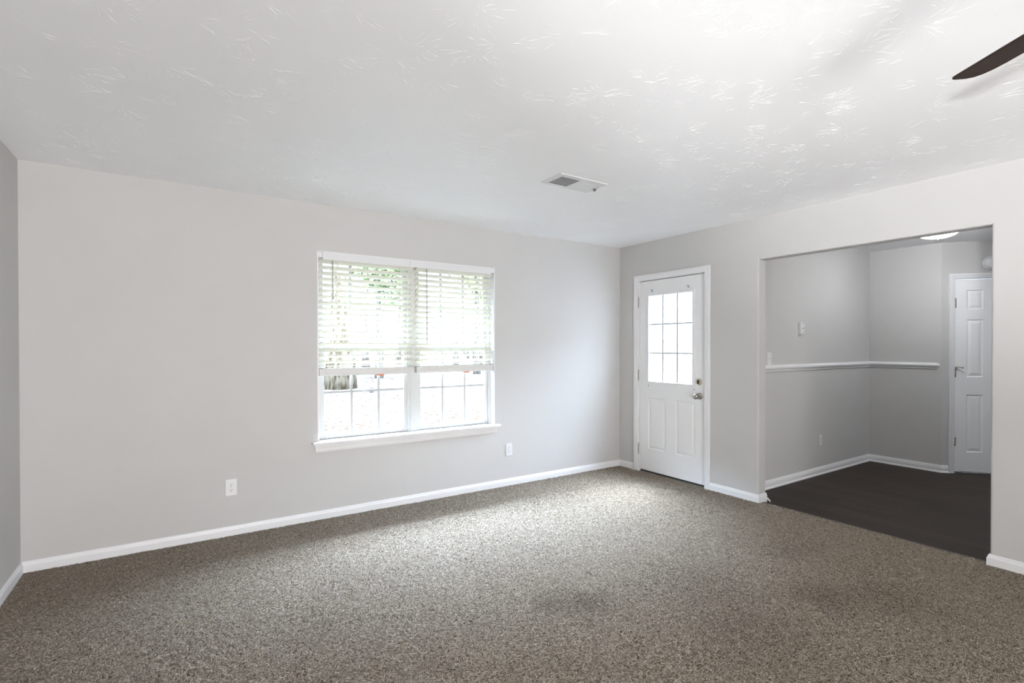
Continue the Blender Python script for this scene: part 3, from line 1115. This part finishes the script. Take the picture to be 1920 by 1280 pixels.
# ------------------------------------------------------------------ ceiling fan (one blade reaches into view)
HUB = Vector((-2.381, -4.081, 2.20))
fan = empty('ceiling_fan', (HUB.x, HUB.y, H), 'ceiling fan with dark walnut blades, one blade tip in view', 'ceiling fan')
T = Matrix.Translation((HUB.x, HUB.y, H))
MB().lathe([(0, 0), (0.075, 0), (0.075, -0.015), (0.055, -0.050), (0.020, -0.060), (0, -0.060)], 32, T).build('canopy', BRONZE, fan)
MB().tube([(HUB.x, HUB.y, H-0.05), (HUB.x, HUB.y, H-0.13)], 0.013, 12).build('downrod', BRONZE, fan)
MB().lathe([(0, -0.120), (0.050, -0.122), (0.105, -0.140), (0.125, -0.170), (0.125, -0.215), (0.100, -0.240), (0.060, -0.255), (0.045, -0.290), (0, -0.295)], 36, T).build('motor_housing', BRONZE, fan)
ang0 = math.radians(57.4)
for k in range(4):
    a = ang0+k*PI/2
    R = Matrix.Translation(HUB) @ Matrix.Rotation(a, 4, 'Z') @ Matrix.Rotation(math.radians(-3), 4, 'X')
    L0, L1 = 0.20, 0.666
    poly = [(L0, -0.036), (L0+0.03, -0.042), (L1-0.20, -0.047), (L1-0.09, -0.047), (L1-0.055, -0.044), (L1-0.028, -0.036), (L1-0.010, -0.023), (L1-0.002, -0.004), (L1, 0.020), (L1, 0.034), (L1-0.003, 0.041), (L1-0.009, 0.045), (L1-0.022, 0.046),
            (L1-0.2, 0.046), (L0+0.03, 0.042), (L0, 0.036)]
    bm_ = MB().prism(poly, -0.003, 0.003)
    bo = bm_.build('blade', BLADE, None, bevel=0.0015)
    bo.parent = fan
    bo.matrix_parent_inverse = Matrix.Translation(-fan.location)
    bo.matrix_basis = R
    ir = MB()
    ir.prism([(0.09, -0.018), (0.20, -0.022), (0.27, -0.040), (0.28, 0.0), (0.27, 0.040), (0.20, 0.022), (0.09, 0.018)], 0.003, 0.008)
    io = ir.build('blade_iron', BRONZE, None, bevel=0.001)
    io.parent = fan
    io.matrix_parent_inverse = Matrix.Translation(-fan.location)
    io.matrix_basis = R


# ------------------------------------------------------------------ carpet pile
def carpet():
    rng = np.random.default_rng(11)
    # candidate roots over the floor, kept where the camera (with a wide margin) can see them
    def visible(x, y, margin):
        d = np.stack([x-CAM.x, y-CAM.y, np.full_like(x, -CAM.z)], 1)
        f = d @ np.array(fw); r = d @ np.array(r2); u = d @ np.array(u2)
        px = 960+FPX*r/np.maximum(f, 1e-3)
        py = CY0-FPX*u/np.maximum(f, 1e-3)
        return (f > 0.4) & (px > -margin) & (px < 1920+margin) & (py < 1280+margin), f
    N = int((0.05-LX)*4.6*DENS)
    x = rng.uniform(LX+0.002, 0.040, N)
    y = rng.uniform(-4.6, -0.002, N)
    ok = (x < -0.002) | ((y < OPB-0.004) & (y > OPA+0.004)) | ((y < -0.29) & (y > -1.10) & (x < 0.03))
    x, y = x[ok], y[ok]
    vis, f = visible(x, y, 260)
    keep = vis & (rng.random(len(x)) < np.clip(1.55-0.20*f, 0.45, 1.0))
    x, y, f = x[keep], y[keep], f[keep]
    n = len(x)
    ws = np.clip(1.0/np.sqrt(np.clip(1.55-0.20*f, 0.45, 1.0)), 1, 1.6)
    th = rng.uniform(0, 2*PI, n)
    curl = rng.normal(0, 0.9, n)
    L = rng.uniform(0.014, 0.024, n)
    hgt = rng.uniform(0.008, 0.0155, n)
    wdt = rng.uniform(0.0011, 0.0017, n)*ws
    z0 = -0.0125
    # centre line: rises, bends over, curls along the surface
    c = np.zeros((n, 4, 3))
    dx, dy = np.cos(th), np.sin(th)
    ex, ey = np.cos(th+curl), np.sin(th+curl)
    gx, gy = np.cos(th+2*curl), np.sin(th+2*curl)
    c[:, 0] = np.stack([x, y, np.full(n, z0)], 1)
    c[:, 1] = c[:, 0]+np.stack([dx*L*0.15, dy*L*0.15, hgt*0.75], 1)
    c[:, 2] = c[:, 1]+np.stack([ex*L*0.38, ey*L*0.38, hgt*0.30], 1)
    c[:, 3] = c[:, 2]+np.stack([gx*L*0.40, gy*L*0.40, -hgt*rng.uniform(-0.15, 0.45, n)], 1)
    # keep yarn inside the room
    lim = (c[:, :, 1] < -0.014)
    c[:, :, 1] = np.where(lim, c[:, :, 1], -0.014)
    c[:, :, 0] = np.maximum(c[:, :, 0], LX+0.012)
    inside_gap = ((c[:, :, 1] < OPB-0.01) & (c[:, :, 1] > OPA+0.01)) | ((c[:, :, 1] < -0.30) & (c[:, :, 1] > -1.09))
    c[:, :, 0] = np.where(inside_gap, np.minimum(c[:, :, 0], 0.044), np.minimum(c[:, :, 0], -0.012))
    dirs = np.stack([np.stack([-dy, dx], 1), np.stack([-(dy+ey), dx+ex], 1), np.stack([-(ey+gy), ex+gx], 1), np.stack([-gy, gx], 1)], 1)
    dirs /= np.maximum(np.linalg.norm(dirs, axis=2, keepdims=True), 1e-6)
    wprof = np.array([0.8, 1.0, 1.0, 0.55])
    tilt = rng.normal(0, 0.45, n)
    off = np.zeros((n, 4, 3))
    for k in range(4):
        off[:, k, 0] = dirs[:, k, 0]*wdt*wprof[k]*np.cos(tilt)
        off[:, k, 1] = dirs[:, k, 1]*wdt*wprof[k]*np.cos(tilt)
        off[:, k, 2] = wdt*wprof[k]*np.sin(tilt)
    # roof-shaped ribbon: left edge, ridge, right edge
    ridge = c.copy()
    ridge[:, :, 2] += (wdt*0.7)[:, None]*wprof[None, :]
    V = np.stack([c-off, ridge, c+off], 2).reshape(-1, 3)          # n*4*3
    base = (np.arange(n)*12)[:, None]
    q = []
    for k in range(3):
        a = k*3
        q.append([a, a+1, a+4, a+3])
        q.append([a+1, a+2, a+5, a+4])
    q = np.array(q).reshape(-1)
    F = (base+q[None, :]).reshape(-1).astype(np.int32)
    nf = n*6
    me = bpy.data.meshes.new('carpet_pile')
    me.vertices.add(len(V))
    me.vertices.foreach_set('co', V.astype(np.float32).ravel())
    me.loops.add(nf*4)
    me.loops.foreach_set('vertex_index', F)
    me.polygons.add(nf)
    me.polygons.foreach_set('loop_start', np.arange(nf, dtype=np.int32)*4)
    me.polygons.foreach_set('use_smooth', np.ones(nf, dtype=bool))
    me.update(calc_edges=True)
    # colour of each yarn: light / dark heather, with a few worn and soiled spots
    tone = np.clip(rng.normal(0.56, 0.17, n), 0, 1)
    for sx_, sy_, rad, amt in STAINS:
        d2 = ((x-sx_)**2+(y-sy_)**2)/rad**2
        tone = tone-amt*np.exp(-d2*1.2)
    tone = np.clip(tone, 0, 1)
    at = me.attributes.new('yarn', 'FLOAT', 'POINT')
    at.data.foreach_set('value', np.repeat(tone, 12).astype(np.float32))
    me.materials.append(CARPET)
    o = bpy.data.objects.new('carpet_pile', me)
    COL.objects.link(o)
    print('carpet strands', n)
    return o


DENS = 46000
STAINS = [(-2.35, -2.10, 0.12, 0.22), (-2.52, -2.0, 0.10, 0.20), (-1.27, -2.75, 0.16, 0.22), (-1.0, -2.95, 0.22, 0.15), (-1.7, -2.3, 0.3, 0.12), (-0.75, -2.3, 0.2, 0.12), (-1.9, -2.75, 0.35, 0.12)]
tag(carpet(), 'mottled brown and beige frieze carpet covering the living room floor', 'carpet', kind='stuff')


# ------------------------------------------------------------------ outside
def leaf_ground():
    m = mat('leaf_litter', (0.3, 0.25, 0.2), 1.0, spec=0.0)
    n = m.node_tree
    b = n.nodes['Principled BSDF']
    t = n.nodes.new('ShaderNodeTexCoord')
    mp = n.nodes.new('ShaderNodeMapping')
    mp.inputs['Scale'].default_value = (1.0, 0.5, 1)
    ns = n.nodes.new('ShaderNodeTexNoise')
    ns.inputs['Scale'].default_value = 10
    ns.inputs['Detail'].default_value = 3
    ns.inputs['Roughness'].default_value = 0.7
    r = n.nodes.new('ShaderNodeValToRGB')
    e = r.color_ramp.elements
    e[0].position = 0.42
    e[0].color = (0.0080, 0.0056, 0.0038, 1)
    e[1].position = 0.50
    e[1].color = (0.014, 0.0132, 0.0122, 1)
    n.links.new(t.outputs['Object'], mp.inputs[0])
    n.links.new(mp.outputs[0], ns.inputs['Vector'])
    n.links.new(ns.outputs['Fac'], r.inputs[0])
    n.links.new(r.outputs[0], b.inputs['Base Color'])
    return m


GZ = -0.3
m = MB()
m.add([(-40, 0.3, GZ), (60, 0.3, GZ), (60, 70, GZ+1.0), (-40, 70, GZ+1.0)], [(0, 1, 2, 3)])
m.add([(0.3, -1.2, GZ), (60, -1.2, GZ), (60, 0.3, GZ), (0.3, 0.3, GZ)], [(0, 1, 2, 3)])
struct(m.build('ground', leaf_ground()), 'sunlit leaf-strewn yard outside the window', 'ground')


def bark_mat(name, lo, hi):
    m = mat(name, (0.3, 0.25, 0.2), 1.0, spec=0.0)
    n = m.node_tree
    b = n.nodes['Principled BSDF']
    t = n.nodes.new('ShaderNodeTexCoord')
    mp = n.nodes.new('ShaderNodeMapping')
    mp.inputs['Scale'].default_value = (9, 9, 1.6)
    ns = n.nodes.new('ShaderNodeTexNoise')
    ns.inputs['Scale'].default_value = 1.5
    ns.inputs['Detail'].default_value = 6
    r = n.nodes.new('ShaderNodeValToRGB')
    e = r.color_ramp.elements
    e[0].position = 0.42
    e[0].color = (*lo, 1)
    e[1].position = 0.58
    e[1].color = (*hi, 1)
    n.links.new(t.outputs['Object'], mp.inputs[0])
    n.links.new(mp.outputs[0], ns.inputs['Vector'])
    n.links.new(ns.outputs['Fac'], r.inputs[0])
    n.links.new(r.outputs[0], b.inputs['Base Color'])
    return m


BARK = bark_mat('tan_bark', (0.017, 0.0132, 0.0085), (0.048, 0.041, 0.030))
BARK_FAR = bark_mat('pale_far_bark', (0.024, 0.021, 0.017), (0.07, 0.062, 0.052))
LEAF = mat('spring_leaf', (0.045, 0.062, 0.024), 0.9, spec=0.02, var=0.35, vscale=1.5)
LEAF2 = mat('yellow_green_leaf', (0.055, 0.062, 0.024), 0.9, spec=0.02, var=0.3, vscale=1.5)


def tree(label, x, y, r, h, crowns, leafmat, seed, group='trees beyond the window', lean=(0, 0), bark=None):
    rnd = random.Random(seed)
    gz = GZ+(y-0.3)*1.0/69.7 if y > 0.3 else GZ
    o = empty('tree', (x, y, gz), label, 'tree', group)
    mb = MB()
    pts, rr = [], []
    for i in range(9):
        t = i/8
        pts.append((x+lean[0]*t+rnd.uniform(-1, 1)*r*0.15, y+lean[1]*t, gz-0.05+h*t))
        rr.append(r*(1.45-0.45*min(1, t*8)) * (1-0.6*t))
    mb.tube(pts, rr, 14)
    for k in range(4):
        t = 0.45+0.13*k
        a = rnd.uniform(0, 2*PI)
        p = Vector((x+lean[0]*t, y+lean[1]*t, gz+h*t))
        mb.tube([p, p+Vector((math.cos(a)*h*0.1, math.sin(a)*h*0.1, h*0.06)), p+Vector((math.cos(a)*h*0.18, math.sin(a)*h*0.18, h*0.14))], [r*0.35, r*0.22, r*0.08], 8)
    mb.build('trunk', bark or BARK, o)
    if crowns:
        lv = MB()
        for (cx, cy, cz, cr, nl) in crowns:
            for i in range(nl):
                d = Vector((rnd.gauss(0, 1), rnd.gauss(0, 1), rnd.gauss(0, 0.7)))
                d = d.normalized()*cr*rnd.uniform(0.3, 1)**0.6
                p = Vector((cx, cy, cz))+d
                s = rnd.uniform(0.08, 0.20)
                a = Vector((rnd.gauss(0, 1), rnd.gauss(0, 1), rnd.gauss(0, 0.5))).normalized()
                b = a.orthogonal().normalized()
                c = a.cross(b)
                lv.add([p-a*s, p+b*s*0.45+c*0.01, p+a*s, p-b*s*0.45+c*0.01], [(0, 1, 2, 3)])
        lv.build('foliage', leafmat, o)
    return o


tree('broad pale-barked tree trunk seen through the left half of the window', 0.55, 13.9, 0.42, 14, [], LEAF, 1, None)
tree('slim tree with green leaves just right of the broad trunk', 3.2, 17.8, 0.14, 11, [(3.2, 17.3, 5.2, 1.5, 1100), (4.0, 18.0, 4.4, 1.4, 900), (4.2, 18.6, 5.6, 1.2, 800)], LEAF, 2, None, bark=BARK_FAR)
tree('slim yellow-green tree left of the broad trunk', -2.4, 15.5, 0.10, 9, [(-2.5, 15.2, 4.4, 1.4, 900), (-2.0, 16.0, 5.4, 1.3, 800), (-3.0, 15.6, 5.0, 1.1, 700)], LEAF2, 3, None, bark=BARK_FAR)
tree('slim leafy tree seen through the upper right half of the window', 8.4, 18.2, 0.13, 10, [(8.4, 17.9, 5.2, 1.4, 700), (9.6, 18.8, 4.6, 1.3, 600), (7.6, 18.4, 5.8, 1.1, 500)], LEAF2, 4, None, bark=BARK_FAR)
rnd = random.Random(5)
for i in range(12):
    yy = rnd.uniform(24, 36)
    xx = 1.5+i*1.55+rnd.uniform(-0.5, 0.5)+(yy-24)*0.2
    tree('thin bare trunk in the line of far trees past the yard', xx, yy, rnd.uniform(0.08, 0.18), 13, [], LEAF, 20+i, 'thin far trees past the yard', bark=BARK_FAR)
# low fence far across the yard
fz = GZ+0.30
fe = empty('yard_fence', (8.0, 23.0, fz), 'thin grey rail fence across the far side of the yard', 'fence')
FM = mat('weathered_fence', (0.05, 0.047, 0.043), 1.0, spec=0.0, var=0.1)
for i in range(14):
    x = -3+i*1.9
    MB().box(x-0.05, x+0.05, 22.95, 23.05, fz-0.05, fz+1.25).build('post', FM, fe)
for z in (0.45, 1.1):
    MB().box(-3.1, 21.8, 22.96, 23.0, fz+z-0.05, fz+z+0.05).build('rail', FM, fe)
# small pale box among the leaves
bx = MB().box(-0.06, 0.06, -0.05, 0.05, 0.0, 0.16, T=Matrix.Translation((0.98, 11.9, GZ+0.17)) @ Matrix.Rotation(0.3, 4, 'Y'))
tag(bx.build('utility_box', mat('pale_lavender_box', (0.0125, 0.0120, 0.0125), 0.9, spec=0.0, var=0.05), bevel=0.01), 'small pale grey box tilted among the leaves outside', 'utility box')
